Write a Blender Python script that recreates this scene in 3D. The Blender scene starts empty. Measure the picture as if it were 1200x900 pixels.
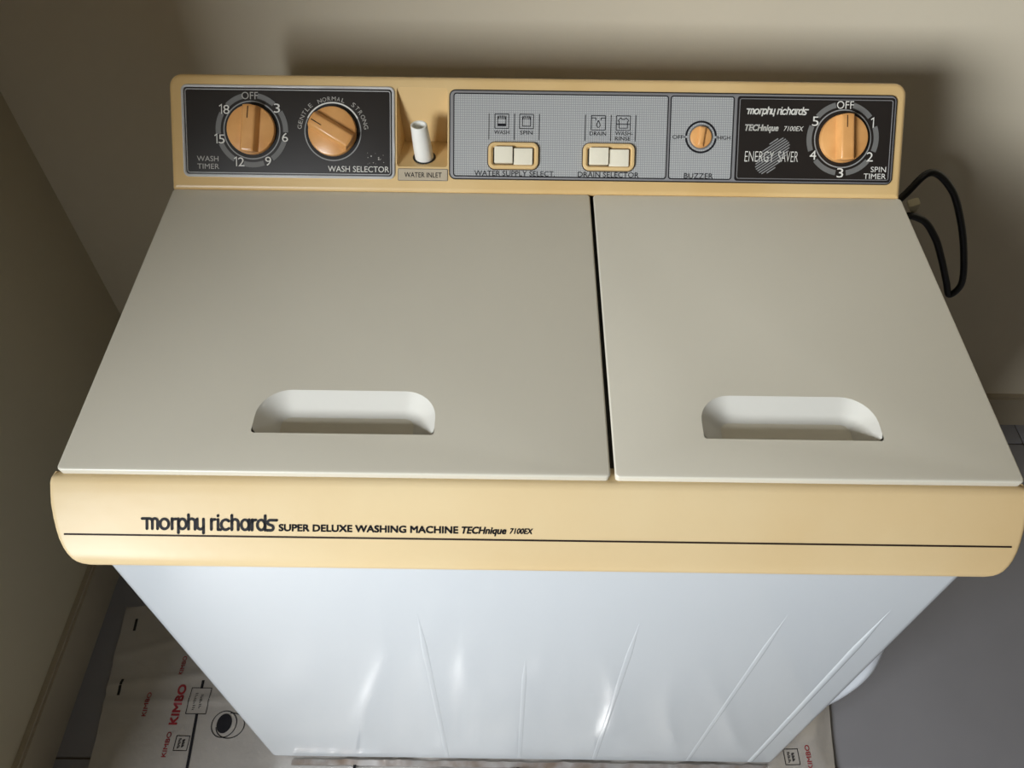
import bpy, bmesh, math, random
from mathutils import Vector, Matrix, noise
from mathutils.geometry import tessellate_polygon

random.seed(7)
SC = bpy.context.scene
COL = SC.collection

# ------------------------------------------------------------------ camera
cam_d = bpy.data.cameras.new('camera')
cam_d.sensor_width = 36.0
cam_d.lens = 930.0 / 1200.0 * 36.0
cam_d.clip_start = 0.01
cam = bpy.data.objects.new('camera', cam_d)
COL.objects.link(cam)
CP, CY, CR = 0.8901, -0.0009, 0.0128          # pitch down, yaw, roll
fw = Vector((math.sin(CY) * math.cos(CP), math.cos(CY) * math.cos(CP), -math.sin(CP)))
rt = fw.cross(Vector((0, 0, 1))).normalized()
up = rt.cross(fw)
r2 = rt * math.cos(CR) + up * math.sin(CR)
u2 = -rt * math.sin(CR) + up * math.cos(CR)
m = Matrix((r2, u2, -fw)).transposed().to_4x4()
m.translation = Vector((-0.0222, -0.3121, 1.2848))
cam.matrix_world = m
SC.camera = cam

# ------------------------------------------------------------------ light and exposure
SC.view_settings.view_transform = 'Standard'
SC.view_settings.look = 'None'
SC.view_settings.gamma = 1.0
SC.view_settings.use_curve_mapping = False
SC.view_settings.exposure = 0.0

world = bpy.data.worlds.new('daylight_world')
SC.world = world
world.use_nodes = True
bg = world.node_tree.nodes['Background']
bg.inputs['Color'].default_value = (0.62, 0.78, 1.0, 1)
bg.inputs['Strength'].default_value = 1.0

WIN_X, WIN_Z, WIN_W, WIN_H = -2.125, 1.66, 2.15, 0.90      # the window in the wall behind the camera
FRONT_Y = -1.90
ld = bpy.data.lights.new('window_daylight', 'AREA')
ld.shape = 'RECTANGLE'
ld.size, ld.size_y = WIN_W, WIN_H
ld.energy = 276.0
ld.color = (0.895, 0.945, 0.99)
lo = bpy.data.objects.new('window_daylight', ld)
lo.location = (WIN_X, FRONT_Y - 0.02, WIN_Z)
lo.rotation_euler = (math.radians(90), 0, 0)
lo.rotation_euler = Vector((0, -1, 0)).to_track_quat('Z', 'Y').to_euler()
COL.objects.link(lo)

# ------------------------------------------------------------------ materials
def srgb(r, g, b):
    f = lambda c: (c / 255 / 12.92) if c / 255 <= 0.04045 else ((c / 255 + 0.055) / 1.055) ** 2.4
    return (f(r), f(g), f(b), 1.0)

def mat(name, col, rough=0.5, metal=0.0, var=0.0, vscale=6.0, bump=0.0, bscale=200.0, spec=0.5, coat=0.0, var_col=None):
    M = bpy.data.materials.new(name)
    M.use_nodes = True
    nt = M.node_tree
    b = nt.nodes['Principled BSDF']
    b.inputs['Base Color'].default_value = col
    b.inputs['Roughness'].default_value = rough
    b.inputs['Metallic'].default_value = metal
    b.inputs['Specular IOR Level'].default_value = spec
    b.inputs['Coat Weight'].default_value = coat
    b.inputs['Coat Roughness'].default_value = 0.08
    tc = nt.nodes.new('ShaderNodeTexCoord')
    if var:
        n = nt.nodes.new('ShaderNodeTexNoise')
        n.inputs['Scale'].default_value = vscale
        n.inputs['Detail'].default_value = 6
        nt.links.new(tc.outputs['Object'], n.inputs['Vector'])
        mx = nt.nodes.new('ShaderNodeMix')
        mx.data_type = 'RGBA'
        mx.inputs['A'].default_value = col
        vc = var_col or tuple(c * (1 - var) for c in col[:3]) + (1,)
        mx.inputs['B'].default_value = vc
        rp = nt.nodes.new('ShaderNodeMapRange')
        rp.inputs['From Min'].default_value = 0.35
        rp.inputs['From Max'].default_value = 0.7
        nt.links.new(n.outputs['Fac'], rp.inputs['Value'])
        nt.links.new(rp.outputs['Result'], mx.inputs['Factor'])
        nt.links.new(mx.outputs['Result'], b.inputs['Base Color'])
    if bump:
        n2 = nt.nodes.new('ShaderNodeTexNoise')
        n2.inputs['Scale'].default_value = bscale
        n2.inputs['Detail'].default_value = 5
        nt.links.new(tc.outputs['Object'], n2.inputs['Vector'])
        bp = nt.nodes.new('ShaderNodeBump')
        bp.inputs['Strength'].default_value = bump
        bp.inputs['Distance'].default_value = 0.002
        nt.links.new(n2.outputs['Fac'], bp.inputs['Height'])
        nt.links.new(bp.outputs['Normal'], b.inputs['Normal'])
    return M

def grid_mat(name, col, line, pitch, width):
    """brushed silver plate printed with a fine square grid (panel-local coordinates)"""
    M = mat(name, col, 0.42, 0.12)
    nt = M.node_tree
    b = nt.nodes['Principled BSDF']
    tc = nt.nodes.new('ShaderNodeTexCoord')
    sp = nt.nodes.new('ShaderNodeSeparateXYZ')
    nt.links.new(tc.outputs['Object'], sp.inputs[0])
    outs = []
    for ax in ('X', 'Y'):
        d = nt.nodes.new('ShaderNodeMath'); d.operation = 'DIVIDE'; d.inputs[1].default_value = pitch
        nt.links.new(sp.outputs[ax], d.inputs[0])
        f = nt.nodes.new('ShaderNodeMath'); f.operation = 'FRACT'
        nt.links.new(d.outputs[0], f.inputs[0])
        l = nt.nodes.new('ShaderNodeMath'); l.operation = 'LESS_THAN'; l.inputs[1].default_value = width
        nt.links.new(f.outputs[0], l.inputs[0])
        outs.append(l)
    mxm = nt.nodes.new('ShaderNodeMath'); mxm.operation = 'MAXIMUM'
    nt.links.new(outs[0].outputs[0], mxm.inputs[0]); nt.links.new(outs[1].outputs[0], mxm.inputs[1])
    mx = nt.nodes.new('ShaderNodeMix'); mx.data_type = 'RGBA'
    mx.inputs['A'].default_value = col; mx.inputs['B'].default_value = line
    nt.links.new(mxm.outputs[0], mx.inputs['Factor'])
    nt.links.new(mx.outputs['Result'], b.inputs['Base Color'])
    return M

M = {
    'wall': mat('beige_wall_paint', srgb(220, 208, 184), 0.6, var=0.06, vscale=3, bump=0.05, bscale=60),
    'wall_shaded': mat('shaded_beige_wall_paint', srgb(192, 179, 150), 0.6, var=0.06, vscale=3, bump=0.05, bscale=60),  # beige wall paint darkened so its colour carries the left wall's shade
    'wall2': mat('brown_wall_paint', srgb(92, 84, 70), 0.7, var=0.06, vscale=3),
    'ceiling': mat('ceiling_paint', srgb(120, 112, 98), 0.7, var=0.03),
    'tile': mat('floor_tile_glaze', srgb(134, 132, 135), 0.32, var=0.08, vscale=5),
    'grout': mat('floor_grout', srgb(96, 84, 72), 0.9, var=0.2, vscale=30),
    'skirt': mat('skirting_tile', srgb(172, 158, 134), 0.4, var=0.12, vscale=6),
    'frame': mat('window_frame_paint', srgb(225, 225, 222), 0.4, var=0.03),
    'enamel': mat('white_enamel', srgb(208, 212, 215), 0.16, var=0.03, vscale=2, spec=0.5, coat=0.3),
    'lid': mat('ivory_lid_plastic', srgb(214, 208, 192), 0.34, var=0.05, vscale=3, bump=0.02, bscale=300),
    'recess': mat('white_recess_plastic', srgb(208, 205, 196), 0.3, var=0.03, vscale=10),
    'tan': mat('tan_plastic', srgb(213, 191, 150), 0.30, var=0.10, vscale=4, bump=0.06, bscale=90, spec=0.16, var_col=srgb(206, 178, 132)),
    'tan2': mat('tan_console_plastic', srgb(222, 190, 136), 0.36, var=0.08, vscale=7, bump=0.02, bscale=200, var_col=srgb(210, 174, 116)),
    'knob': mat('orange_tan_knob', srgb(226, 168, 104), 0.28, var=0.08, vscale=30, var_col=srgb(206, 146, 84)),
    'black': mat('black_panel', srgb(38, 33, 30), 0.38, var=0.2, vscale=14),
    'socket': mat('black_socket', srgb(22, 20, 19), 0.5, var=0.1, vscale=40),
    'silver': mat('silver_trim', srgb(222, 222, 222), 0.25, 0.4, var=0.1, vscale=40),
    'pewter': mat('pewter_trim', srgb(146, 144, 144), 0.38, 0.25, var=0.1, vscale=20),
    'grid': grid_mat('grid_plate', srgb(186, 186, 184), srgb(150, 151, 151), 0.0023, 0.3),
    'ring': mat('grey_print', srgb(112, 111, 108), 0.5, var=0.1, vscale=60),
    'ringline': mat('light_grey_print', srgb(150, 150, 148), 0.45, var=0.1, vscale=60),
    'white_ink': mat('white_ink', srgb(222, 219, 210), 0.5, var=0.05, vscale=80),
    'grey_ink': mat('pale_grey_ink', srgb(176, 172, 164), 0.5, var=0.08, vscale=80),
    'dark_ink': mat('dark_ink', srgb(34, 33, 36), 0.6, var=0.1, vscale=80, spec=0.15),
    'brown_ink': mat('brown_ink', srgb(44, 32, 26), 0.6, var=0.1, vscale=80, spec=0.15),
    'red_ink': mat('red_ink', srgb(146, 38, 46), 0.5, var=0.1, vscale=60),
    'cream': mat('cream_button', srgb(234, 226, 204), 0.35, var=0.05, vscale=60),
    'nozzle': mat('white_nozzle', srgb(240, 238, 230), 0.35, var=0.03, vscale=60),
    'plate': mat('label_plate', srgb(186, 172, 148), 0.45, var=0.06, vscale=40),
    'rubber': mat('black_rubber', srgb(20, 19, 18), 0.3, var=0.15, vscale=30),
    'hose': mat('white_hose', srgb(222, 226, 232), 0.35, var=0.05, vscale=20),
    'clip': mat('ivory_clip', srgb(206, 194, 160), 0.45, var=0.08, vscale=40),
    'foil': mat('printed_silver_film', srgb(196, 190, 184), 0.27, 0.42, var=0.12, vscale=9, bump=0.5, bscale=55),
    'scrap': mat('torn_film_edge', srgb(170, 166, 164), 0.3, 0.35, var=0.4, vscale=35, var_col=srgb(128, 112, 100)),
    'dark_gap': mat('painted_gap_shade', srgb(70, 66, 60), 0.6, var=0.1, vscale=20),
}

# ------------------------------------------------------------------ object helpers
WM = {}                                       # world matrix of every object built here

def link(o, W, parent=None):
    COL.objects.link(o)
    WM[o.name] = W
    if parent:
        o.parent = parent
        o.matrix_parent_inverse = Matrix()
        o.matrix_basis = WM[parent.name].inverted() @ W
    else:
        o.matrix_basis = W
    return o

def build(name, verts, faces, material, parent=None, W=None, smooth=35, label=None, recalc=True):
    """verts are in the frame W when given, else in world space (origin is then moved to their middle)"""
    verts = [Vector(v) for v in verts]
    if W is None:
        lo_ = Vector((min(v.x for v in verts), min(v.y for v in verts), min(v.z for v in verts)))
        hi_ = Vector((max(v.x for v in verts), max(v.y for v in verts), max(v.z for v in verts)))
        c = (lo_ + hi_) / 2
        c.z = lo_.z
        verts = [v - c for v in verts]
        W = Matrix.Translation(c)
    me = bpy.data.meshes.new(name)
    me.from_pydata([tuple(v) for v in verts], [], faces)
    if recalc:
        bm = bmesh.new(); bm.from_mesh(me)
        bmesh.ops.remove_doubles(bm, verts=bm.verts, dist=1e-6)
        bmesh.ops.recalc_face_normals(bm, faces=bm.faces)
        bm.to_mesh(me); bm.free()
    me.materials.append(material)
    if smooth:
        me.polygons.foreach_set('use_smooth', [True] * len(me.polygons))
        me.set_sharp_from_angle(angle=math.radians(smooth))
    o = bpy.data.objects.new(name, me)
    if label: o['label'] = label
    return link(o, W, parent)

def empty(name, loc, label, cat):
    o = bpy.data.objects.new(name, None)
    o.empty_display_size = 0.05
    o['label'] = label; o['category'] = cat
    return link(o, Matrix.Translation(Vector(loc)))

def structure(o):
    o['kind'] = 'structure'
    return o

class G:
    """a little vertex/face collector"""
    def __init__(s): s.v = []; s.f = []
    def box(s, x0, x1, y0, y1, z0, z1):
        b = len(s.v)
        s.v += [(x0, y0, z0), (x1, y0, z0), (x1, y1, z0), (x0, y1, z0), (x0, y0, z1), (x1, y0, z1), (x1, y1, z1), (x0, y1, z1)]
        for q in ((0, 3, 2, 1), (4, 5, 6, 7), (0, 1, 5, 4), (1, 2, 6, 5), (2, 3, 7, 6), (3, 0, 4, 7)):
            s.f.append(tuple(b + i for i in q))
        return s
    def loft(s, loops, cap0=True, cap1=True, closed=True):
        b = len(s.v); n = len(loops[0])
        for l in loops: s.v += [tuple(p) for p in l]
        for i in range(len(loops) - 1):
            for j in range(n if closed else n - 1):
                k = (j + 1) % n
                s.f.append((b + i * n + j, b + i * n + k, b + (i + 1) * n + k, b + (i + 1) * n + j))
        if cap0: s.f.append(tuple(b + j for j in range(n)))
        if cap1: s.f.append(tuple(b + (len(loops) - 1) * n + j for j in reversed(range(n))))
        return s
    def ribbon(s, pts, w, z=0.0, round_ends=True):
        """flat stroke of width w along 2D points"""
        P = [Vector(p[:2]) for p in pts]
        P = [p for i, p in enumerate(P) if i == 0 or (p - P[i - 1]).length > 1e-7]
        b = len(s.v); n = len(P)
        for i, p in enumerate(P):
            if i == 0: d = P[1] - P[0]
            elif i == n - 1: d = P[-1] - P[-2]
            else:
                d = (P[i + 1] - p).normalized() + (p - P[i - 1]).normalized()
            if d.length < 1e-9: d = P[i] - P[i - 1]
            d.normalize()
            nn = Vector((-d.y, d.x))
            k = 1.0
            if 0 < i < n - 1:
                c = (P[i + 1] - p).normalized().dot(d)
                k = 1.0 / max(c, 0.6)
            s.v += [(p.x + nn.x * w / 2 * k, p.y + nn.y * w / 2 * k, z), (p.x - nn.x * w / 2 * k, p.y - nn.y * w / 2 * k, z)]
        for i in range(n - 1):
            s.f.append((b + 2 * i, b + 2 * i + 1, b + 2 * i + 3, b + 2 * i + 2))
        if round_ends:
            for p in (P[0], P[-1]):
                s.disc(p.x, p.y, w / 2, z, 8)
        return s
    def disc(s, x, y, r, z=0.0, n=16):
        b = len(s.v)
        for i in range(n):
            a = 2 * math.pi * i / n
            s.v.append((x + r * math.cos(a), y + r * math.sin(a), z))
        s.f.append(tuple(b + i for i in range(n)))
        return s
    def arc_band(s, cx, cy, r0, r1, a0, a1, z=0.0, n=None):
        """annular band; angles clockwise from the top in degrees"""
        n = n or max(3, int(abs(a1 - a0) / 5))
        b = len(s.v)
        for i in range(n + 1):
            a = math.radians(a0 + (a1 - a0) * i / n)
            for r in (r0, r1): s.v.append((cx + r * math.sin(a), cy + r * math.cos(a), z))
        for i in range(n):
            s.f.append((b + 2 * i, b + 2 * i + 1, b + 2 * i + 3, b + 2 * i + 2))
        return s

def rrect(x0, x1, y0, y1, r, n=5):
    """rounded rectangle, counter-clockwise; r may be a 4-tuple (bl, br, tr, tl)"""
    if not isinstance(r, tuple): r = (r, r, r, r)
    out = []
    for (cx, cy, rr, a) in ((x0, y0, r[0], 180), (x1, y0, r[1], 270), (x1, y1, r[2], 0), (x0, y1, r[3], 90)):
        ox = cx + (rr if cx == x0 else -rr); oy = cy + (rr if cy == y0 else -rr)
        for i in range(n + 1):
            t = math.radians(a + 90 * i / n)
            out.append((ox + rr * math.cos(t), oy + rr * math.sin(t)))
    return out

def inset(poly, x0, x1, y0, y1, r, d, n=5):
    if not isinstance(r, tuple): r = (r, r, r, r)
    return rrect(x0 + d, x1 - d, y0 + d, y1 - d, tuple(max(q - d, 0.0004) for q in r), n)

def slab(x0, x1, y0, y1, r, z0, z1, e=0.0, n=5):
    """rounded slab with an edge radius e on top; returns a G"""
    g = G(); loops = []
    loops.append([(x, y, z0) for x, y in rrect(x0, x1, y0, y1, r, n)])
    if e:
        for i in range(5):
            t = math.pi / 2 * i / 4
            loops.append([(x, y, z1 - e + e * math.sin(t)) for x, y in inset(None, x0, x1, y0, y1, r, e * (1 - math.cos(t)), n)])
    else:
        loops.append([(x, y, z1) for x, y in rrect(x0, x1, y0, y1, r, n)])
    return g.loft(loops)

def frame_ring(x0, x1, y0, y1, r, w, z0, z1, n=5):
    g = G()
    A = rrect(x0, x1, y0, y1, r, n); B = inset(None, x0, x1, y0, y1, r, w, n)
    c = (z1 - z0) * 0.5
    C = inset(None, x0, x1, y0, y1, r, min(c, w / 3), n); D = inset(None, x0, x1, y0, y1, r, w - min(c, w / 3), n)
    loops = [[(x, y, z0) for x, y in A], [(x, y, z1 - c) for x, y in A], [(x, y, z1) for x, y in C], [(x, y, z1) for x, y in D], [(x, y, z1 - c) for x, y in B], [(x, y, z0) for x, y in B]]
    return g.loft(loops, False, False)

def tube(path, r, n=12, cap=True):
    g = G(); loops = []
    P = [Vector(p) for p in path]
    prev = None
    for i, p in enumerate(P):
        d = (P[min(i + 1, len(P) - 1)] - P[max(i - 1, 0)]).normalized()
        if prev is None:
            prev = d.orthogonal().normalized()
        a = (prev - d * prev.dot(d)).normalized(); prev = a
        b = d.cross(a)
        rr = r(i / (len(P) - 1)) if callable(r) else r
        loops.append([p + (a * math.cos(2 * math.pi * k / n) + b * math.sin(2 * math.pi * k / n)) * rr for k in range(n)])
    return g.loft(loops, cap, cap)

def catmull(pts, k=8, closed=False):
    P = [Vector(p) for p in pts]; out = []
    for i in range(len(P) - 1):
        a, b, c, d = P[max(i - 1, 0)], P[i], P[i + 1], P[min(i + 2, len(P) - 1)]
        for j in range(k):
            t = j / k
            out.append(0.5 * ((2 * b) + (c - a) * t + (2 * a - 5 * b + 4 * c - d) * t * t + (3 * b - a - 3 * c + d) * t ** 3))
    out.append(P[-1])
    return out

# ------------------------------------------------------------------ lettering helpers
_tc = {}
def text_geo(body, bold=0.0):
    """2D outline of a word in the built-in typeface, normalised so that cap height = 1, x from 0"""
    key = (body, bold)
    if key in _tc: return _tc[key]
    cu = bpy.data.curves.new('t', 'FONT')
    cu.body = body; cu.size = 1.0; cu.offset = bold; cu.resolution_u = 3
    o = bpy.data.objects.new('t', cu); COL.objects.link(o)
    dg = bpy.context.evaluated_depsgraph_get(); dg.update()
    me = bpy.data.meshes.new_from_object(o.evaluated_get(dg))
    V = [Vector((v.co.x, v.co.y)) for v in me.vertices]
    F = [tuple(p.vertices) for p in me.polygons]
    bpy.data.objects.remove(o); bpy.data.curves.remove(cu); bpy.data.meshes.remove(me)
    x0 = min(v.x for v in V)
    V = [Vector(((v.x - x0) / 0.729, v.y / 0.729)) for v in V]
    _tc[key] = (V, F, max(v.x for v in V))
    return _tc[key]

def place_digits(g, body, xc, y, cap, w1, z):
    """dial numerals; the figure one is drawn with its flag"""
    ww = [w1 * (0.55 if ch == '1' else 1.0) for ch in body]; gap = w1 * 0.12
    x = xc - (sum(ww) + gap * (len(body) - 1)) / 2
    for ch, w in zip(body, ww):
        if ch == '1':
            g.ribbon([(x + 0.05 * w, y + cap * 0.30), (x + w * 0.72, y + cap * 0.47), (x + w * 0.72, y - cap * 0.5)], cap * 0.115, z, False)
        else:
            place_text(g, ch, x, x + w, y, cap, z)
        x += w + gap
    return g

def place_text(g, body, x0, x1, ymid, cap, z, bold=0.0, shear=0.0, rot=0.0, pivot=None):
    """word from x0 to x1 (width forced), caps centred on ymid with height cap"""
    if bold > 0:                                  # heavier weight: the same outline struck four times, slightly apart
        d = bold * cap
        for ox, oy in ((-d, -d), (d, -d), (d, d), (-d, d)):
            place_text(g, body, x0 + ox, x1 + ox, ymid + oy, cap, z, 0.0, shear, rot, pivot or ((x0 + x1) / 2, ymid))
        return g
    V, F, w = text_geo(body, bold)
    b = len(g.v); sx = (x1 - x0) / w
    c, s_ = math.cos(rot), math.sin(rot)
    px, py = pivot or ((x0 + x1) / 2, ymid)
    for v in V:
        x = x0 + v.x * sx + shear * (v.y - 0.5) * cap
        y = ymid - cap / 2 + v.y * cap
        dx, dy = x - px, y - py
        g.v.append((px + dx * c - dy * s_, py + dx * s_ + dy * c, z))
    g.f += [tuple(b + i for i in f) for f in F]
    return g

def arcpts(cx, cy, rx, ry, a0, a1, n=14):
    return [(cx + rx * math.cos(math.radians(a0 + (a1 - a0) * i / n)), cy + ry * math.sin(math.radians(a0 + (a1 - a0) * i / n))) for i in range(n + 1)]

def logo_geo(g, x0, x1, base, xh, z, stroke, shear=0.0):
    """the two-word rounded script logo, built from strokes (x-height = 1 units)"""
    S = []; X = 0.0
    def add(*paths, dx=0.0):
        for p in paths: S.append([(X + q[0], q[1]) for q in p])
    O = lambda cx: arcpts(cx, 0.5, 0.4, 0.48, 0, 360, 20)
    arch = lambda x, w: [(x, 0.7)] + arcpts(x + w / 2, 0.72, w / 2, 0.28, 180, 0, 10) + [(x + w, 0)]
    A_, D_ = 1.4, -0.36
    X = 0.50; add([(-0.50, 0.97), (0.22, 0.97)] + arcpts(0.26, 0.72, 0.30, 0.25, 90, 0, 6) + [(0.56, 0)], [(0.0, 0.95), (0.0, 0)], [(0.56, 0.74)] + arcpts(0.83, 0.74, 0.28, 0.24, 150, 0, 8) + [(1.11, 0)])
    X = 1.87; add(arcpts(0.46, 0.48, 0.45, 0.48, 0, 360, 20))
    X = 3.12; add([(0, 0), (0, 1)], [(0, 0.72), (0.12, 0.94), (0.46, 0.97)])
    X = 3.78; add([(0, 1), (0, D_)], O(0.42))
    X = 4.84; add([(0, A_), (0, 0)], arch(0, 0.68))
    X = 5.74; add([(0, 1), (0, 0.3)] + arcpts(0.33, 0.3, 0.33, 0.28, 180, 350, 8), [(0.66, 1), (0.66, D_)])
    X = 7.22; add([(0, 0), (0, 1)], [(0, 0.72), (0.12, 0.94), (0.42, 0.97)])
    X = 7.92; add([(0, 0), (0, 0.98)], [(0.0, 1.30), (0.0, 1.36)], [(0, 0.0), (0.3, 0.0)])
    X = 8.22; add(arcpts(0.50, 0.48, 0.47, 0.48, 45, 315, 14))
    X = 9.36; add([(0, A_), (0, 0)], arch(0, 0.66))
    X = 10.32; add(O(0.42), [(0.84, 1), (0.84, 0)])
    X = 11.48; add([(0, 0), (0, 1)], [(0, 0.72), (0.12, 0.94), (0.40, 0.97)])
    X = 12.0; add(O(0.42), [(0.84, A_), (0.84, 0)])
    X = 13.05; add([(1.0, 0.97), (0.3, 0.97)] + arcpts(0.3, 0.75, 0.25, 0.22, 90, 250, 7) + [(0.42, 0.48)] + arcpts(0.42, 0.24, 0.22, 0.24, 80, -90, 7) + [(-0.02, 0.0)])
    sx = (x1 - x0) / 14.05
    for p in S:
        g.ribbon([(x0 + (q[0] + 0.07) * sx + shear * q[1] * xh, base + q[1] * xh) for q in p], stroke, z)
    return g

# ================================================================== the room
def wall_box(name, *a, m_='wall'):
    return structure(build(name, *(lambda g: (g.v, g.f))(G().box(*a)), M[m_], smooth=0))

XL, YB = -0.712, 0.652
floor = structure(build('floor', *(lambda g: (g.v, g.f))(G().box(-3.40, 1.75, -2.1, 0.75, -0.06, -0.003)), M['grout'], smooth=0))
tile_me = None
for ix in range(-8, 3):
    for iy in range(-5, 3):
        x0 = 0.34 + ix * 0.65; y0 = -0.606 + (iy - 0) * 0.6
        xa, xb = max(x0, -3.25), min(x0 + 0.65, 1.62); ya, yb = max(y0, FRONT_Y + 0.001), min(y0 + 0.6, 0.65)
        if xb - xa < 0.02 or yb - ya < 0.02: continue
        g = slab(xa + 0.0015, xb - 0.0015, ya + 0.0015, yb - 0.0015, 0.002, -0.004, 0.0, 0.0012, 1)
        build('floor_tile', g.v, g.f, M['tile'], floor, smooth=30)
wall_box('wall_back', -3.40, 1.75, YB, YB + 0.12, 0, 2.7)
wall_box('wall_left', XL - 0.12, XL, -0.38, YB, 0, 2.7, m_='wall_shaded')
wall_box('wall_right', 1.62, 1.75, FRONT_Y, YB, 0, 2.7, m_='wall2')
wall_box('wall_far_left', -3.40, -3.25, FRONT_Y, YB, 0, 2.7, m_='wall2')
wx0, wx1, wz0, wz1 = WIN_X - WIN_W / 2, WIN_X + WIN_W / 2, WIN_Z - WIN_H / 2, WIN_Z + WIN_H / 2
g = G()
g.box(-3.40, wx0, FRONT_Y - 0.12, FRONT_Y, 0, 2.7).box(wx1, 1.75, FRONT_Y - 0.12, FRONT_Y, 0, 2.7)
g.box(wx0, wx1, FRONT_Y - 0.12, FRONT_Y, 0, wz0).box(wx0, wx1, FRONT_Y - 0.12, FRONT_Y, wz1, 2.7)
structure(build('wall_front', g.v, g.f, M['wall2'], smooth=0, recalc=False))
structure(build('ceiling', *(lambda g: (g.v, g.f))(G().box(-3.40, 1.75, -2.1, 0.77, 2.7, 2.8)), M['ceiling'], smooth=0))
g = G()
for a in ((wx0, wx0 + 0.05, wz0, wz1), (wx1 - 0.05, wx1, wz0, wz1), (wx0, wx1, wz0, wz0 + 0.05), (wx0, wx1, wz1 - 0.05, wz1)):
    g.box(a[0], a[1], FRONT_Y + 0.0, FRONT_Y + 0.03, a[2], a[3])
structure(build('window_1', g.v, g.f, M['frame'], smooth=0, recalc=False))
# skirting
def skirting(name, x0, x1, y0, y1, h):
    g = G()
    ax = abs(x1 - x0) < abs(y1 - y0)
    g.box(x0, x1, y0, y1, 0, h - 0.004)
    g.box(x0, x1 - (0.004 if ax else 0), y0 + (0 if ax else 0.004), y1, h - 0.004, h)
    return structure(build(name, g.v, g.f, M['skirt'], smooth=0, recalc=False))
skirting('baseboard_left', XL, XL + 0.012, -0.38, YB - 0.012, 0.085)
skirting('baseboard_back', XL + 0.012, 1.62, YB - 0.012, YB, 0.085)

# ================================================================== printed film on the floor
def sheet_z(x, y):
    under = (-0.40 < x < 0.40 and -0.015 < y < 0.25)
    base = 0.0018
    if under: return base
    amp = 0.0012 + 0.022 * max(0.0, min(1.0, (x + 0.46) / 0.35))
    if y < -0.09: amp *= max(0.22, 1 - (-0.09 - y) / 0.10)
    if x > 0.38: amp = 0.008
    n = noise.multi_fractal(Vector((x * 7.0, y * 6.0, 1.7)), 0.7, 2.1, 4)
    r = 1.0 - abs(noise.noise(Vector((x * 9 + 3, y * 7, 4.2)))) * 1.6
    v = 0.4 * n * 0.5 + 0.5 * max(0, r) ** 3
    # a few long flat folds on the quiet left side
    fold = 0.0035 * math.exp(-((y - 0.115 - 0.15 * (x + 0.55)) / 0.006) ** 2) + 0.003 * math.exp(-((y - 0.165 - 0.3 * (x + 0.6)) / 0.007) ** 2) + 0.003 * math.exp(-((y - 0.075 - 0.05 * (x + 0.6)) / 0.005) ** 2)
    near = 1.0
    if -0.42 < x < 0.42 and y < 0: near = min(1.0, max(0.0, (-y - 0.008) / 0.02))
    if -0.42 < x < 0.42 and y >= -0.015: near = 0.0 if abs(x) < 0.40 else (abs(x) - 0.40) / 0.02
    return base + near * max(0.0, amp * v) + fold * (1 if x < -0.40 else 0)

def sheet_left(y): return -0.6455 - 0.022 * max(0.0, (y + 0.02)) / 0.24 + 0.0025 * noise.noise(Vector((0, y * 22, 3)))
def sheet_right(y): return 0.4685 + 0.14 * max(y, -0.2) + 0.0015 * noise.noise(Vector((5, y * 15, 3)))
NX, NY = 190, 150
g = G()
for j in range(NY + 1):
    for i in range(NX + 1):
        y = -0.72 + (0.955) * j / NY
        t = i / NX
        x = sheet_left(y) * (1 - t) + sheet_right(y) * t
        yy = y + (0.010 * noise.noise(Vector((x * 8, 0, 9))) if j == NY else 0)
        g.v.append((x, yy, sheet_z(x, y)))
for j in range(NY):
    for i in range(NX):
        a = j * (NX + 1) + i
        g.f.append((a, a + 1, a + NX + 2, a + NX + 1))
sheet = build('plastic_sheet', g.v, g.f, M['foil'], smooth=60, recalc=False, W=Matrix.Translation((0, 0, 0.0)))
sheet['label'] = 'crumpled silver-grey printed packaging film spread on the floor under the machine'
sheet['category'] = 'plastic sheet'

def print_on_sheet(name, g, material, lift=0.0006):
    return build(name, [(x, y, sheet_z(x, y) + lift) for x, y, z in g.v], g.f, material, sheet, W=Matrix(), smooth=0, recalc=False)

def fine(p, q, step=0.006):
    P, Q = Vector(p), Vector(q); n = max(1, int((Q - P).length / step))
    return [tuple(P.lerp(Q, i / n)) for i in range(n + 1)]

for a, b in (((-0.644, 0.2105), (-0.6424, 0.190)), ((-0.6352, 0.111), (-0.6355, 0.086)), ((-0.0063, -0.0037), (-0.0062, -0.03)),
             ((0.1126, -0.0048), (0.1126, -0.03)), ((-0.25, -0.0075), (-0.25, -0.03))):
    print_on_sheet('registration_dash', G().ribbon(fine(a, b), 0.0042, round_ends=False), M['dark_ink'])
print_on_sheet('stripe', G().ribbon(fine((-0.5075, 0.111), (-0.507, 0.098)), 0.0042, round_ends=False), M['dark_ink'])
print_on_sheet('stripe', G().ribbon(fine((-0.5045, 0.060), (-0.497, -0.05), 0.004), 0.0042, round_ends=False), M['dark_ink'])
def sheet_word(body, xc, yc, length, cap, material, bold):
    g = G(); place_text(g, body, xc - length / 2, xc + length / 2, yc, cap, 0, bold, 0, math.radians(90))
    return print_on_sheet('lettering', g, material)
sheet_word('KIMBO', -0.538, 0.0735, 0.060, 0.0125, M['red_ink'], 0.05)
for x, y, L in ((-0.5865, 0.073, 0.036), (-0.539, 0.0145, 0.036), (-0.5465, 0.134, 0.030), (0.431, 0.008, 0.034)):
    sheet_word('KIMBO', x, y, L, 0.0068, M['red_ink'], 0.02)
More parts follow.
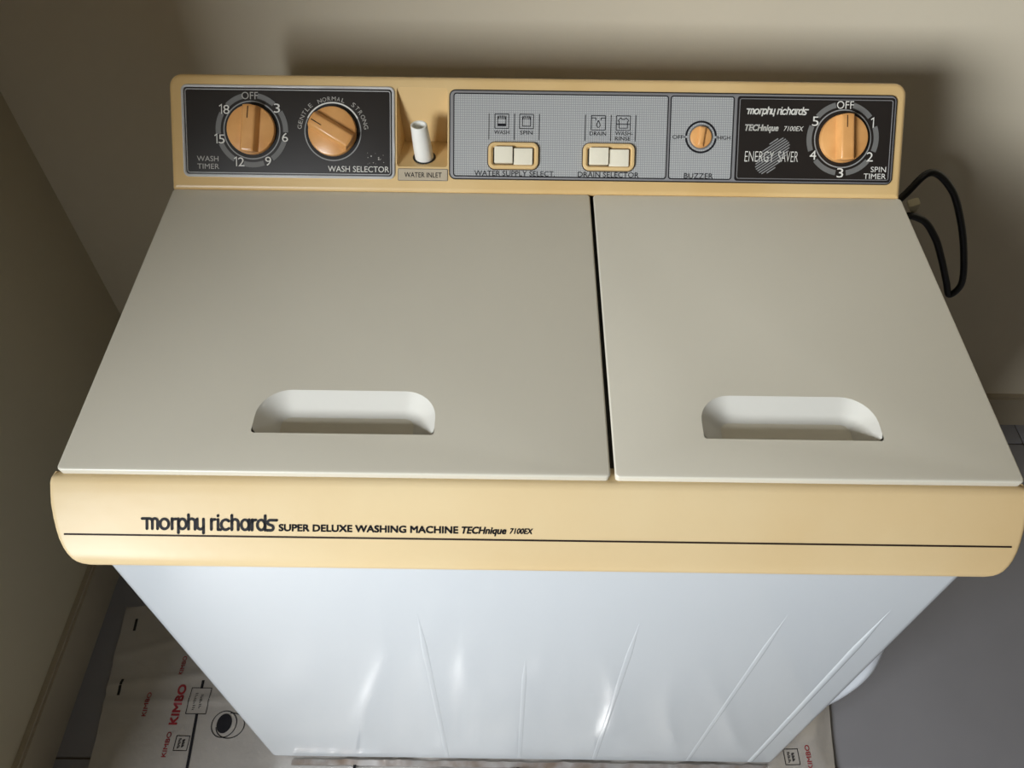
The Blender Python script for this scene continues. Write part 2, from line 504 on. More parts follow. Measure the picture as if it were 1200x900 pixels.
def outline_box(x0, x1, y0, y1):
    g = G()
    for a, b in (((x0, y0), (x1, y0)), ((x1, y0), (x1, y1)), ((x1, y1), (x0, y1)), ((x0, y1), (x0, y0))):
        g.ribbon(fine(a, b), 0.0010)
    xs = (x0 + x1) / 2
    for k, (dx, w) in enumerate(((-0.18, 0.7), (0.12, 0.55))):
        X = xs + dx * (x1 - x0); Y0 = (y0 + y1) / 2 - (y1 - y0) * w / 2; n = 9
        for i in range(n):
            yk = Y0 + (y1 - y0) * w * i / n
            g.ribbon([(X - 0.002, yk), (X + 0.002 * (1 if i % 3 else 0.2), yk + 0.0008)], 0.0009, round_ends=False)
    return print_on_sheet('printed_box', g, M['dark_ink'])
outline_box(-0.522, -0.491, 0.0595, 0.099)
outline_box(-0.5265, -0.5065, 0.006, 0.0272)
outline_box(0.396, 0.417, -0.002, 0.020)
# cup drawing
g = G(); g.ribbon(arcpts(-0.459, 0.045, 0.019, 0.0195, 0, 360, 30), 0.0013)
g.ribbon(arcpts(-0.449, 0.043, 0.0215, 0.0185, 100, -170, 30), 0.0013)
print_on_sheet('cup_drawing', g, M['dark_ink'])
g = G(); b0 = 0
pts = arcpts(-0.459, 0.046, 0.0115, 0.0145, 0, 350, 24); g.v = [(x, y, 0) for x, y in pts]; g.f = [tuple(range(len(pts)))]
print_on_sheet('cup_drawing', g, M['dark_ink'])

g = G(); n = 220; rows_ = 3
for i in range(n + 1):
    x = -0.345 + 0.71 * i / n
    k = max(0.0, noise.noise(Vector((x * 17, 2.2, 0))) + 0.12) * 1.6 + 0.5 * max(0.0, noise.noise(Vector((x * 75, 5.1, 0))))
    h = 0.0004 + 0.0040 * min(1.0, k) * (0.6 + 0.4 * noise.noise(Vector((x * 160, 1, 0))))
    y0 = -0.0075 + 0.0015 * noise.noise(Vector((x * 40, 0, 7)))
    g.v += [(x, y0 - 0.004, 0.0030), (x, y0, 0.0038 + 0.4 * h), (x, y0 + 0.0035 + 0.0012 * noise.noise(Vector((x * 90, 3, 7))), 0.0040 + h)]
for i in range(n):
    for r_ in range(2):
        a = i * 3 + r_; g.f.append((a, a + 3, a + 4, a + 1))
build('torn_edge', g.v, g.f, M['scrap'], sheet, W=Matrix(), smooth=50, recalc=False, label='ragged torn edge of the film along the machine base')

# ================================================================== washing machine
mach = empty('washing_machine', (0, 0.23, 0), 'ivory and tan twin-tub washing machine standing in the wall corner', 'washing machine')

# ---- cabinet
g = G()
loops = [[(x, y, z) for x, y in inset(None, -0.38, 0.38, 0.0, 0.462, 0.012, d, 6)] for z, d in ((0.0055, 0.002), (0.0075, 0.0), (0.700, 0.0))]
g.loft(loops)
cab = build('cabinet', g.v, g.f, M['enamel'], mach, label='white enamelled steel cabinet')
for x, z1, w, hgt in ((-0.112, 0.545, 0.007, 0.00016), (-0.004, 0.43, 0.006, 0.00013), (0.107, 0.53, 0.007, 0.00018), (0.247, 0.555, 0.0065, 0.00022), (0.341, 0.566, 0.009, 0.0009)):
    rows = []
    for k in range(13):
        t = k / 12; z = 0.010 + (z1 - 0.010) * t
        taper = min(1.0, (1 - t) * 6) if t > 0.84 else 1.0
        taper = max(taper, 0.02)
        rows.append([(x + w / 2 * taper * math.cos(a), -0.00002 - hgt * taper * math.sin(a) ** 2 if 0 < i < 6 else 0.0002, z) for i, a in enumerate([math.pi * q / 6 for q in range(7)])])
    gg = G().loft(rows, True, True, False)
    build('rib', gg.v, gg.f, M['enamel'], cab, smooth=60)
for x in (-0.33, 0.33):
    for y in (0.06, 0.40):
        gg = slab(x - 0.02, x + 0.02, y - 0.02, y + 0.02, 0.0199, 0.0024, 0.0056, 0.0, 6)
        build('foot', gg.v, gg.f, M['rubber'], mach)
# raised rim of the cabinet under the lids, and an added dark strip painting the shade in the gap between them
g = G(); A = rrect(-0.3790, 0.3790, 0.030, 0.461, 0.010, 5); B = inset(None, -0.3790, 0.3790, 0.030, 0.461, 0.010, 0.012, 5)
g.loft([[(x, y, 0.699) for x, y in A], [(x, y, 0.7372) for x, y in A], [(x, y, 0.7372) for x, y in B], [(x, y, 0.699) for x, y in B]], False, False)
build('rim', g.v, g.f, M['enamel'], mach)
gg = slab(0.046, 0.071, 0.0422, 0.448, 0.002, 0.7002, 0.7372, 0.001, 3)
build('gap_shade_strip', gg.v, gg.f, M['dark_gap'], mach)

# ---- lids
LZ0, LR = 0.7513, 0.0094
LY0, LY1 = 0.0267, 0.3715
def lid_z(y): return LZ0 + LR * (y - LY0) / (LY1 - LY0)

def make_lid(x0, x1, hx0, hx1, label):
    hy0, hy1 = 0.0642, 0.1085
    r, e, th = 0.004, 0.0016, 0.0135
    g = G()
    loops = []
    P0 = rrect(x0, x1, LY0, LY1, r, 4)
    loops.append([(x, y, lid_z(y) - th) for x, y in inset(None, x0, x1, LY0, LY1, r, 0.0015, 4)])
    loops.append([(x, y, lid_z(y) - e) for x, y in P0])
    for i in range(1, 5):
        t = math.pi / 2 * i / 4
        loops.append([(x, y, lid_z(y) - e + e * math.sin(t)) for x, y in inset(None, x0, x1, LY0, LY1, r, e * (1 - math.cos(t)), 4)])
    g.loft(loops, True, False)
    outer = loops[-1]
    hole2 = rrect(hx0, hx1, hy0, hy1, (0.003, 0.003, 0.027, 0.027), 8)
    hole = [(x, y, lid_z(y)) for x, y in hole2]
    tris = tessellate_polygon([[Vector((p[0], p[1], 0)) for p in outer], [Vector((p[0], p[1], 0)) for p in hole]])
    b = len(g.v); allp = list(outer) + list(hole); g.v += allp
    g.f += [tuple(b + i for i in t) for t in tris]
    lid = build('lid', g.v, g.f, M['lid'], mach, smooth=25, label=label)
    # scooped finger recess: rows from the rear of the hole to the front lip, then down behind it
    g = G(); D, wdt = 0.024, 0.050
    R = 0.027; nu, nv = 48, 20
    def halfspan(y):
        t = y - (hy1 - R)
        if t <= 0: return 0.0
        return R - math.sqrt(max(0.0, R * R - t * t))
    for j in range(nv + 1):
        fy = (j / nv); y = hy1 - (hy1 - hy0) * (1 - math.cos(fy * math.pi / 2)) if fy < 1 else hy0
        ins = halfspan(y) + 0.0045 * max(0.0, 1 - (y - hy0) / 0.006) ** 2
        for i in range(nu + 1):
            s_ = i / nu; s_ = 0.5 - 0.5 * math.cos(math.pi * s_)
            x = hx0 + ins + (hx1 - hx0 - 2 * ins) * s_
            dx = min(x - (hx0), (hx1) - x)
            dy = hy1 - y
            if dx < R and dy < R:
                d = R - math.hypot(R - dx, R - dy)
            else:
                d = min(dx, dy)
            d = max(0.0, min(1.0, d / wdt))
            dep = D * math.sin(d * math.pi / 2)
            g.v.append((x, y, lid_z(y) - dep))
    for j in range(nv):
        for i in range(nu):
            a = j * (nu + 1) + i
            g.f.append((a, a + 1, a + nu + 2, a + nu + 1))
    base = nv * (nu + 1)
    b = len(g.v)
    for i in range(nu + 1):
        x, y, z = g.v[base + i]; g.v.append((x, y - 0.0075, z + 0.0005))
    for i in range(nu):
        g.f.append((base + i, base + i + 1, b + i + 1, b + i))
    build('finger_recess', g.v, g.f, M['recess'], lid, smooth=60, recalc=False, label='white scooped finger recess')
    return lid
make_lid(-0.3829, 0.0567, -0.2365, -0.0862, 'wide ivory wash tub lid')
make_lid(0.0602, 0.3849, 0.1358, 0.2835, 'narrow ivory spin tub lid')

# ---- front fascia
FT = Vector((0, 0.0215, 0.7455)); FB = Vector((0, -0.030, 0.700))
fs = (FB - FT).normalized(); fn = Vector((0, fs.z, -fs.y))
FAS = Matrix(((1, 0, 0, 0), (0, -fs.y, fn.y, FT.y), (0, -fs.z, fn.z, FT.z), (0, 0, 0, 1)))   # local x, y (up the face), z (out of the face)
rows = [(-0.012, -0.016, .382), (-0.0045, -0.0072, .3855), (-0.0030, -0.0030, .3872), (-0.0006, -0.0007, .3885), (0.0035, -0.0001, .389), (0.012, 0, .3888), (0.020, 0, .3884), (0.030, 0, .3868), (0.040, 0, .3846),
        (0.048, 0, .3822), (0.055, 0, .3790), (0.060, -0.0001, .3757), (0.064, -0.0005, .3722), (0.0665, -0.0011, .3688), (0.0682, -0.0020, .3650), (0.0693, -0.0033, .3600), (0.0697, -0.005, .3570), (0.0690, -0.0080, .3550), (0.060, -0.030, .3550)]
g = G(); offs = ((0, 0.0022), (0.0007, 0.0008), (0.002, 0.0002), (0.004, 0.0))
ncol = len(offs) * 2 + 7
for s_, h, xe in rows:
    xs = []
    for o_, dh in offs: xs.append((-xe + o_, dh))
    for k in range(7): xs.append((-xe + 0.004 + (2 * xe - 0.008) * (k + 1) / 8, 0.0))
    for o_, dh in reversed(offs): xs.append((xe - o_, dh))
    for x, dh in xs: g.v.append(FAS @ Vector((x, -s_, h - dh)))
nr = len(rows)
for j in range(nr - 1):
    for i in range(ncol - 1):
        a = j * ncol + i
        g.f.append((a, a + 1, a + ncol + 1, a + ncol))
for side in (0, ncol - 1):                      # ends run back towards the cabinet
    b = len(g.v)
    for j in range(nr):
        p = g.v[j * ncol + side]; g.v.append(Vector((p.x * 0.997, max(p.y, 0.030), p.z)))
    for j in range(nr - 1):
        g.f.append((j * ncol + side, (j + 1) * ncol + side, b + j + 1, b + j))
fascia = build('front_fascia', g.v, g.f, M['tan'], mach, smooth=40, label='tan plastic fascia with dark lettering')
def on_fascia(name, g, material):
    return build(name, g.v, g.f, material, fascia, W=FAS @ Matrix.Translation((0, 0, 0.0003)), smooth=0, recalc=False)
on_fascia('pinstripe', G().ribbon([(-0.3772, -0.0440), (-0.0209, -0.0440), (0.3762, -0.0440)], 0.0014, round_ends=False), M['brown_ink'])
on_fascia('lettering', logo_geo(G(), -0.3155, -0.2085, -0.0388, 0.0084, 0, 0.0022), M['dark_ink'])
on_fascia('lettering', place_text(G(), 'SUPER DELUXE WASHING MACHINE', -0.2062, -0.0640, -0.0363, 0.0056, 0, 0.045), M['dark_ink'])
on_fascia('lettering', place_text(G(), 'TECHnique', -0.0612, -0.0255, -0.0363, 0.0056, 0, 0.045, 0.22), M['dark_ink'])
on_fascia('lettering', place_text(G(), '7100EX', -0.0225, -0.0048, -0.0366, 0.0044, 0, 0.04, 0.22), M['dark_ink'])

# ---- control console
AL = math.radians(46)
FACE = Matrix(((1, 0, 0, 0), (0, math.cos(AL), -math.sin(AL), 0.372), (0, math.sin(AL), math.cos(AL), 0.764), (0, 0, 0, 1)))
CX0, CX1, CV0, CV1 = -0.3835, 0.3835, -0.0045, 0.1145
CRAD = (0.003, 0.003, 0.013, 0.013)
NU0, NU1, NV0, NV1 = -0.1465, -0.0935, 0.0228, 0.1030
g = G(); e = 0.0055
loops = []
for i in range(6):
    t = math.pi / 2 * i / 5
    loops.append([FACE @ Vector((x, y, -e + e * math.sin(t))) for x, y in inset(None, CX0, CX1, CV0, CV1, CRAD, e * (1 - math.cos(t)), 6)])
back = [Vector((p.x * 0.995, 0.478, max(p.z - 0.02, 0.736))) for p in loops[0]]
g.loft([back] + loops, True, False)
outer = inset(None, CX0, CX1, CV0, CV1, CRAD, e, 6)
hole = rrect(NU0, NU1, NV0, NV1, 0.003, 4)
tris = tessellate_polygon([[Vector((x, y, 0)) for x, y in outer], [Vector((x, y, 0)) for x, y in hole]])
b = len(g.v); g.v += [FACE @ Vector((x, y, 0)) for x, y in outer + hole]
g.f += [tuple(b + i for i in t) for t in tris]
console = build('control_console', g.v, g.f, M['tan2'], mach, smooth=40, label='tan sloping control console')
# recess for the water inlet: level floor, upright rear
g = G()
f0 = FACE @ Vector((NU0, NV0, 0)); f1 = FACE @ Vector((NU1, NV0, 0)); t0 = FACE @ Vector((NU0, NV1, 0)); t1 = FACE @ Vector((NU1, NV1, 0))
b0 = Vector((NU0 + 0.004, f0.y + 0.046, f0.z)); b1 = Vector((NU1 - 0.002, f0.y + 0.046, f0.z))
def lerp_row(a, b, n): return [a.lerp(b, k / n) for k in range(n + 1)]
g.v = [f0, f1, b1, b0, t0, t1]
g.f = [(0, 1, 2, 3), (3, 2, 5, 4), (0, 3, 4), (1, 5, 2)]
build('inlet_recess', g.v, g.f, M['tan2'], console, smooth=0, recalc=False)
# nozzle
nc = Vector((-0.1190, f0.y + 0.0165, f0.z))
g = G(); prof = [(0.0098, 0.0005), (0.0098, 0.012), (0.0093, 0.026), (0.0086, 0.040), (0.0084, 0.0415), (0.0076, 0.042), (0.0064, 0.0415), (0.0056, 0.034)]
lean = Vector((-0.002, -0.004, 0))
g.loft([[nc + lean * (z / 0.04) + Vector((r * math.cos(2 * math.pi * k / 24), r * math.sin(2 * math.pi * k / 24), z)) for k in range(24)] for r, z in prof], True, True)
noz = build('water_inlet_nozzle', g.v, g.f, M['nozzle'], mach, smooth=40, label='white water inlet nozzle')
g = G().disc(nc.x, nc.y, 0.0122, nc.z + 0.0004, 24)
build('nozzle_hole', g.v, g.f, M['socket'], noz, smooth=0, recalc=False, label='black gap around the nozzle')
for k in range(5):
    a = math.radians(-128 + 19 * k); d = Vector((math.cos(a), math.sin(a), 0)); q = Vector((-d.y, d.x, 0))
    g = G(); g.loft([[nc + lean * (z / 0.04) + d * (r_ + o1) + q * o2 for o1, o2 in ((-0.0006, -0.0006), (0.0004, -0.0004), (0.0004, 0.0004), (-0.0006, 0.0006))] for z, r_ in ((0.024, 0.00935), (0.036, 0.00880))])
    build('grip_rib', g.v, g.f, M['nozzle'], noz, smooth=0)

def on_face(name, g, material, parent, z=0.0, smooth=35, label=None, recalc=False, rot=None, at=None):
    W = FACE @ Matrix.Translation((at[0], at[1], z) if at else (0, 0, z))
    if rot is not None: W = W @ Matrix.Rotation(rot, 4, 'Z')
    return build(name, g.v, g.f, material, parent, W=W, smooth=smooth, label=label, recalc=recalc)

def words(parent, material, items, z=0.0):
    for (body, x0, x1, y, cap, bold, shear) in items:
        on_face('lettering', place_text(G(), body, x0, x1, y, cap, 0, bold, shear), material, parent, z, 0)

# left (wash) panel -------------------------------------------------
PZ = 0.0012
wp = on_face('control_panel', slab(-0.3700, -0.1485, 0.0098, 0.1030, 0.006, -0.001, PZ, 0.0003), M['black'], mach, recalc=True, label='black wash panel with silver border')
on_face('border', frame_ring(-0.3702, -0.1483, 0.0096, 0.1032, 0.0062, 0.0030, 0, PZ + 0.0009), M['silver'], wp, recalc=True)
on_face('border', frame_ring(-0.3662, -0.1523, 0.0134, 0.0990, 0.0030, 0.0013, 0, PZ + 0.0006), M['silver'], wp, recalc=True)
# right (spin) panel group -----------------------------------------
rp = on_face('control_panel', slab(-0.0912, 0.3722, 0.0110, 0.1008, 0.006, -0.001, PZ, 0.0003), M['pewter'], mach, recalc=True, label='pewter backing of the middle and right panels')
on_face('border', frame_ring(-0.0918, 0.3728, 0.0104, 0.1014, 0.0066, 0.0014, 0, PZ + 0.0005), M['socket'], rp, recalc=True)
for x0, x1, y0, y1, mt, lb in ((-0.0862, 0.1348, 0.0145, 0.0968, 'grid', 'silver gridded plate of the selectors'), (0.1390, 0.2030, 0.0145, 0.0968, 'grid', 'silver gridded plate of the buzzer')):
    on_face('border', frame_ring(x0 - 0.0012, x1 + 0.0012, y0 - 0.0012, y1 + 0.0012, 0.003, 0.0014, PZ - 0.0005, PZ + 0.0008), M['dark_ink'], rp, recalc=True)
    on_face('face_plate', slab(x0, x1, y0, y1, 0.002, PZ - 0.0004, PZ + 0.0005), M[mt], rp, recalc=True, label=lb)
on_face('face_plate', slab(0.2080, 0.3698, 0.0134, 0.0976, 0.003, PZ - 0.0004, PZ + 0.0004), M['black'], rp, recalc=True, label='black plate of the spin timer')
on_face('border', frame_ring(0.2072, 0.3706, 0.0126, 0.0984, 0.003, 0.0012, PZ - 0.0005, PZ + 0.0006), M['dark_ink'], rp, recalc=True)
on_face('border', frame_ring(0.2092, 0.3688, 0.0146, 0.0964, 0.0025, 0.0012, PZ - 0.0005, PZ + 0.0008), M['pewter'], rp, recalc=True)
Z1 = PZ + 0.00035; Z2 = PZ + 0.00085

def knob(cx, cy, R, deg, name='knob', label=None, bw=0.0100, tw=0.0062, h0=0.0062, h1=0.0145, mark=True):
    """round knob with a raised trapezoid grip; deg = clockwise turn of the pointer"""
    g = G(); n = 40
    def ringl(r, z): return [(r * math.cos(2 * math.pi * k / n), r * math.sin(2 * math.pi * k / n), z) for k in range(n)]
    g.loft([ringl(R, 0), ringl(R, h0 - 0.0018), ringl(R - 0.0005, h0 - 0.0006), ringl(R - 0.0018, h0), ], True, True)
    def strip(w, r, z, nn=10):
        a = math.asin(min(0.99, w / r)); out = []
        for k in range(nn + 1):
            t = -a + 2 * a * k / nn; out.append((r * math.sin(t), r * math.cos(t), z))
        for k in range(nn + 1):
            t = math.pi - a + 2 * a * k / nn; out.append((r * math.sin(t), r * math.cos(t), z))
        return out
    g.loft([strip(bw, R - 0.0008, h0 - 0.002), strip(bw - 0.0008, R - 0.0009, h0 + 0.0012), strip(tw + 0.0006, R - 0.0014, h1 - 0.0012), strip(tw - 0.0004, R - 0.0026, h1 - 0.0002), strip(tw - 0.0018, R - 0.0042, h1)], False, True)
    k_ = on_face(name, g, M['knob'], mach, PZ, 40, label, True, -math.radians(deg), (cx, cy))
    if mark:
        mk = G().ribbon([(-0.001, R * 0.86), (-0.001, R * 0.38)], 0.0009, h1 + 0.0003, False)
        on_face('pointer_mark', mk, M['brown_ink'], k_, PZ, 0, None, False, -math.radians(deg), (cx, cy))
    return k_

def dial(cx, cy, R, band, gaps, parent):
    g = G().disc(cx, cy, R + 0.0035, 0, 40)
    on_face('knob_socket', g, M['socket'], parent, Z1, 0)
    on_face('dial_ring', G().arc_band(cx, cy, R + 0.0037, R + 0.0049, 0, 360), M['ringline'], parent, Z1 + 0.0001, 0)
    if band:
        g = G()
        for a0, a1 in gaps: g.arc_band(cx, cy, band[0], band[1], a0, a1)
        on_face('dial_band', g, M['ring'], parent, Z1 + 0.0001, 0)

# wash timer
C1 = (-0.2972, 0.0575)
st = 360 / 7
dial(*C1, 0.0248, (0.0325, 0.0378), [(k * st - 2 + (13 if k == 0 else 8), (k + 1) * st - 2 - (13 if k == 6 else 8)) for k in range(7)], wp)
for k, t in enumerate(('OFF', '3', '6', '9', '12', '15', '18')):
    a = math.radians(k * st - 2); x = C1[0] + 0.0350 * math.sin(a); y = C1[1] + 0.0350 * math.cos(a)
    if k: on_face('lettering', place_digits(G(), t, x, y, 0.0096, 0.0064, 0), M['white_ink'], wp, Z1 + 0.0003, 0)
    else: words(wp, M['grey_ink'], [(t, x - 0.0085, x + 0.0085, y, 0.0078, 0.0, 0)], Z1 + 0.0003)
knob(*C1, 0.0250, 5, label='tan wash timer knob turned to off')
words(wp, M['grey_ink'], [('WASH', -0.3555, -0.3330, 0.0283, 0.0056, 0.0, 0), ('TIMER', -0.3553, -0.3325, 0.0205, 0.0056, 0.0, 0)], Z1)
words(wp, M['white_ink'], [('WASH SELECTOR', -0.2185, -0.1545, 0.0196, 0.0062, 0.0, 0)], Z1)
# wash selector
C2 = (-0.2128, 0.0570)
dial(*C2, 0.0248, None, [], wp)
on_face('dial_band', G().arc_band(*C2, 0.0286, 0.0300, -62, 62), M['white_ink'], wp, Z1 + 0.0003, 0)
def arc_word(body, c, r, a_mid, step, cap, parent, material):
    g = G()
    for i, ch in enumerate(body):
        a = a_mid + (i - (len(body) - 1) / 2) * step
        x = c[0] + r * math.sin(math.radians(a)); y = c[1] + r * math.cos(math.radians(a))
        w = cap * (0.95 if ch in 'NOGM' else 0.72)
        place_text(g, ch, x - w / 2, x + w / 2, y, cap, 0, 0, 0, -math.radians(a))
    on_face('lettering', g, material, parent, Z1, 0)
arc_word('GENTLE', C2, 0.0350, -62, 8.2, 0.0046, wp, M['grey_ink'])
arc_word('NORMAL', C2, 0.0335, -2, 8.6, 0.0044, wp, M['grey_ink'])
arc_word('STRONG', C2, 0.0350, 60, 8.6, 0.0046, wp, M['grey_ink'])
knob(*C2, 0.0250, -60, label='tan wash selector knob turned to gentle')
# worn paint flecks beside the selector
g = G()
for k in range(16):
    x = -0.178 + random.random() * 0.022; y = 0.024 + random.random() * 0.014
    g.disc(x, y, 0.0003 + 0.0006 * random.random() ** 2, 0, 5)
on_face('worn_fleck', g, M['grey_ink'], wp, Z1, 0)['kind'] = 'stuff'

# water inlet label
lp = on_face('label_plate', slab(-0.1452, -0.0935, 0.0088, 0.0205, 0.0008, -0.0005, 0.0006), M['plate'], mach, recalc=True, label='small plate below the water inlet')
on_face('border', frame_ring(-0.1455, -0.0932, 0.0085, 0.0208, 0.001, 0.0006, 0, 0.0009), M['ring'], lp, recalc=True)
words(lp, M['dark_ink'], [('WATER INLET', -0.1385, -0.0995, 0.0146, 0.0054, 0.0, 0)], 0.0009)

# rocker switches
def switch(x0, x1, y0, y1, label):
    b_ = on_face('rocker_switch', G().loft([[(x, y, z) for x, y in inset(None, x0, x1, y0, y1, 0.007, d, 6)] for d, z in ((0, 0), (0, 0.0032), (0.0008, 0.0044), (0.0030, 0.0046), (0.0040, 0.0036), (0.0052, 0.0004))], False, True), M['tan2'], mach, PZ, 35, label, True)
    on_face('bezel_line', frame_ring(x0 - 0.0009, x1 + 0.0009, y0 - 0.0009, y1 + 0.0009, 0.0078, 0.0011, 0, 0.0010), M['brown_ink'], b_, PZ, recalc=True)
    on_face('switch_well', slab(x0 + 0.0054, x1 - 0.0054, y0 + 0.0048, y1 - 0.0048, 0.001, 0.0003, 0.0008), M['socket'], b_, PZ, recalc=True)
    xm = (x0 + x1) / 2
    on_face('switch_button', slab(x0 + 0.0066, xm - 0.0006, y0 + 0.0056, y1 - 0.0050, 0.001, 0.0005, 0.0078, 0.0008, 3), M['cream'], b_, PZ, recalc=True)
    on_face('switch_button', slab(xm + 0.0004, x1 - 0.0062, y0 + 0.0042, y1 - 0.0062, 0.001, 0.0005, 0.0052, 0.0008, 3), M['cream'], b_, PZ, recalc=True)
switch(-0.0508, 0.0018, 0.0212, 0.0485, 'water supply selector switch')
switch(0.0480, 0.1020, 0.0208, 0.0486, 'drain selector switch')
LW = 0.0007
def lines(name, segs, w=LW, parent=rp, material='dark_ink'):
    g = G()
    for s_ in segs: g.ribbon(s_, w, 0, False)
    on_face(name, g, M[material], parent, Z2, 0)
for x in (-0.0503, -0.0238, 0.0020, 0.0498, 0.0765, 0.1022):
    lines('divider_line', [[(x, 0.0512), (x, 0.0775)]])
def box_path(x0, x1, y0, y1): return [[(x0, y0), (x1, y0)], [(x1, y0), (x1, y1)], [(x1, y1), (x0, y1)], [(x0, y1), (x0, y0)]]
for i, x in enumerate((-0.0442, -0.0185)):          # tub icons
    y = 0.0627; s_ = 0.0144
    segs = box_path(x, x + s_, y, y + s_) + [[(x + 0.003, y + 0.0125), (x + 0.003, y + 0.0025), (x + 0.0114, y + 0.0025), (x + 0.0114, y + 0.0125)]]
    for k in range(5):
        xa = x + 0.0042 + k * 0.0015; segs.append([(xa + (k - 2) * -0.0002, y + 0.0128), (xa + (k - 2) * 0.0004, y + 0.0092)])
    lines('icon', segs)
    if i == 0: lines('icon', [[(x + 0.0034, y + 0.0038), (x + 0.011, y + 0.0038)]], 0.0020)
x, y, s_ = 0.0561, 0.0622, 0.0146                   # drain icon
lines('icon', box_path(x, x + s_, y, y + s_) + [[(x, y + 0.0122), (x + 0.0045, y + 0.0122), (x + 0.0047, y + 0.0098)], [(x + s_, y + 0.0122), (x + 0.0101, y + 0.0122), (x + 0.0099, y + 0.0098)],
      [(x + 0.0073, y + 0.0098), (x + 0.0056, y + 0.006), (x + 0.0054, y + 0.0042), (x + 0.0065, y + 0.0028), (x + 0.0081, y + 0.0028), (x + 0.0092, y + 0.0042), (x + 0.009, y + 0.006), (x + 0.0073, y + 0.0098)]])
x, y, s_ = 0.0820, 0.0622, 0.0146                   # shirt icon
lines('icon', box_path(x, x + s_, y, y + s_) + [[(x, y + 0.0062), (x + s_, y + 0.0062)],
      [(x + 0.003, y + 0.0022), (x + 0.003, y + 0.0085), (x + 0.0018, y + 0.0098), (x + 0.0045, y + 0.0126), (x + 0.0060, y + 0.0110), (x + 0.0086, y + 0.0110), (x + 0.0101, y + 0.0126), (x + 0.0128, y + 0.0098), (x + 0.0116, y + 0.0085), (x + 0.0116, y + 0.0022), (x + 0.003, y + 0.0022)]])
words(rp, M['dark_ink'], [('WASH', -0.0448, -0.0290, 0.0588, 0.0042, 0.0, 0), ('SPIN', -0.0178, -0.0048, 0.0588, 0.0042, 0.0, 0),
      ('DRAIN', 0.0546, 0.0716, 0.0588, 0.0042, 0.0, 0), ('WASH-', 0.0812, 0.0994, 0.0592, 0.0042, 0.0, 0), ('RINSE', 0.0812, 0.0972, 0.0540, 0.0042, 0.0, 0),
      ('WATER SUPPLY SELECT.', -0.0652, 0.0192, 0.0172, 0.0056, 0.0, 0), ('DRAIN SELECTOR', 0.0433, 0.1070, 0.0172, 0.0056, 0.0, 0),
      ('BUZZER', 0.1544, 0.1848, 0.0172, 0.0058, 0.0, 0), ('OFF', 0.1410, 0.1522, 0.0564, 0.0042, 0.0, 0), ('HIGH', 0.1880, 0.2010, 0.0562, 0.0042, 0.0, 0)], Z2)
# buzzer
CB = (0.1705, 0.0565)
on_face('dial_ring', G().arc_band(*CB, 0.0145, 0.0165, -86, 86).arc_band(*CB, 0.0145, 0.0165, 94, 266), M['dark_ink'], rp, Z2, 0)
for xa in (0.1525, 0.1865): on_face('dial_tick', G().ribbon([(xa, 0.0565), (xa + 0.002, 0.0565)], 0.0008, 0, False), M['dark_ink'], rp, Z2, 0)
on_face('knob_socket', G().disc(*CB, 0.0126, 0, 30), M['ring'], rp, Z2, 0)
knob(*CB, 0.0112, 8, 'knob', 'small tan buzzer knob', 0.0042, 0.0024, 0.003, 0.0062, False)
# spin timer plate
words(rp, M['white_ink'], [('TECHnique', 0.2158, 0.2508, 0.0670, 0.0064, 0.04, 0.22), ('7100EX', 0.2566, 0.2765, 0.0664, 0.0050, 0.0, 0.22), ('ENERGY', 0.2172, 0.2475, 0.0380, 0.0116, -0.012, 0.04), ('SAVER', 0.2520, 0.2728, 0.0382, 0.0116, -0.012, 0.04)], Z1 + 0.0004)
on_face('lettering', logo_geo(G(), 0.2160, 0.2795, 0.0806, 0.0050, 0, 0.0013, 0.2), M['white_ink'], rp, Z1 + 0.0004, 0)
words(rp, M['white_ink'], [('SPIN', 0.3495, 0.3655, 0.0262, 0.0058, 0.0, 0), ('TIMER', 0.3425, 0.3658, 0.0192, 0.0058, 0.0, 0)], Z1 + 0.0002)
g = G()                                              # hatched oval behind the words
oc = (0.2460, 0.0385)
for k in range(-8, 9):
    off = k * 0.00235
    # lines along 35 degrees, clipped by a tilted capsule
    d = Vector((math.cos(math.radians(34)), math.sin(math.radians(34)))); q = Vector((-d.y, d.x))
    ax = Vector((math.cos(math.radians(48)), math.sin(math.radians(48))))
    a_, b_ = 0.0220, 0.0108
    pts = []
    for i in range(-60, 61):
        p = d * (i * 0.0005) + q * off
        u_, w_ = p.dot(ax), p.dot(Vector((-ax.y, ax.x)))
        if (abs(u_) / a_) ** 2.4 + (abs(w_) / b_) ** 2.4 < 1: pts.append(p)
    if len(pts) > 2: g.ribbon([(oc[0] + pts[0].x, oc[1] + pts[0].y), (oc[0] + pts[-1].x, oc[1] + pts[-1].y)], 0.0010, 0, False)
on_face('hatched_oval', g, M['ringline'], rp, Z1 + 0.0002, 0)
C3 = (0.3182, 0.0567)
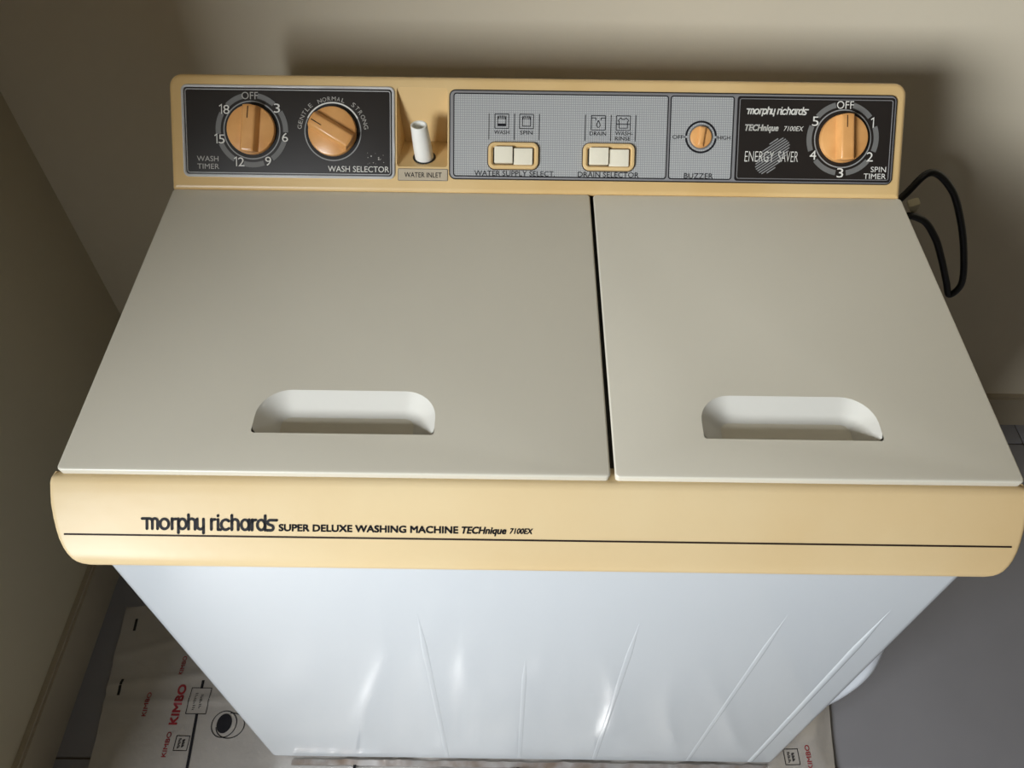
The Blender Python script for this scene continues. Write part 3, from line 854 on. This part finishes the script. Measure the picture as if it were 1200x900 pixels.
dial(*C3, 0.0248, (0.0322, 0.0376), [(k * 60 + (15 if k == 0 else 9), (k + 1) * 60 - (15 if k == 5 else 9)) for k in range(6)], rp)
for k, t in enumerate(('OFF', '1', '2', '3', '4', '5')):
    a = math.radians(k * 60 + 1); x = C3[0] + 0.0343 * math.sin(a); y = C3[1] + 0.0343 * math.cos(a)
    if k: on_face('lettering', place_digits(G(), t, x, y, 0.0100, 0.0068, 0), M['white_ink'], rp, Z1 + 0.0004, 0)
    else: words(rp, M['white_ink'], [(t, x - 0.0088, x + 0.0088, y, 0.0082, 0.0, 0)], Z1 + 0.0004)
knob(*C3, 0.0246, -3, label='tan spin timer knob turned to off')

# ---- power cord, clip and drain hose
cord = [(0.350, 0.474, 0.60), (0.425, 0.498, 0.606), (0.470, 0.514, 0.652), (0.4945, .52, .6865), (0.5318, .52, .6617), (0.5668, .52, .6101), (0.596, .518, .5525), (0.6135, .515, .504),
        (0.6060, .515, .4815), (0.5900, .515, .508), (0.5640, .515, .552), (0.5400, .516, .588), (0.510, .516, .617), (0.470, .508, .622), (0.415, .492, .57), (0.350, .474, .50)]
g = tube(catmull(cord, 9), 0.0046, 12)
cd = build('power_cord', g.v, g.f, M['rubber'], mach, smooth=60, label='black power cord looped beside the console')
W = Matrix.Translation((0.4935, 0.519, 0.636)) @ Matrix.Rotation(math.radians(-25), 4, 'Y') @ Matrix.Rotation(math.radians(20), 4, 'X')
g = G().loft([[(x, y, z) for x, y in rrect(-w / 2, w / 2, -0.005, 0.005, 0.0015, 3)] for w, z in ((0.007, -0.009), (0.013, 0.002), (0.0145, 0.008), (0.012, 0.010))])
build('cord_clip', g.v, g.f, M['clip'], cd, W=W, smooth=40, recalc=True, label='ivory clip on the cord')
hz = catmull([(0.364, 0.046, 0.51), (0.379, 0.038, 0.455), (0.392, 0.034, 0.39), (0.4005, 0.032, 0.33), (0.398, 0.032, 0.27), (0.386, 0.034, 0.21), (0.366, 0.042, 0.15)], 8)
g = tube(hz, 0.0165, 16)
build('drain_hose', g.v, g.f, M['hose'], mach, smooth=60, label='white drain hose bowing out of the right side')
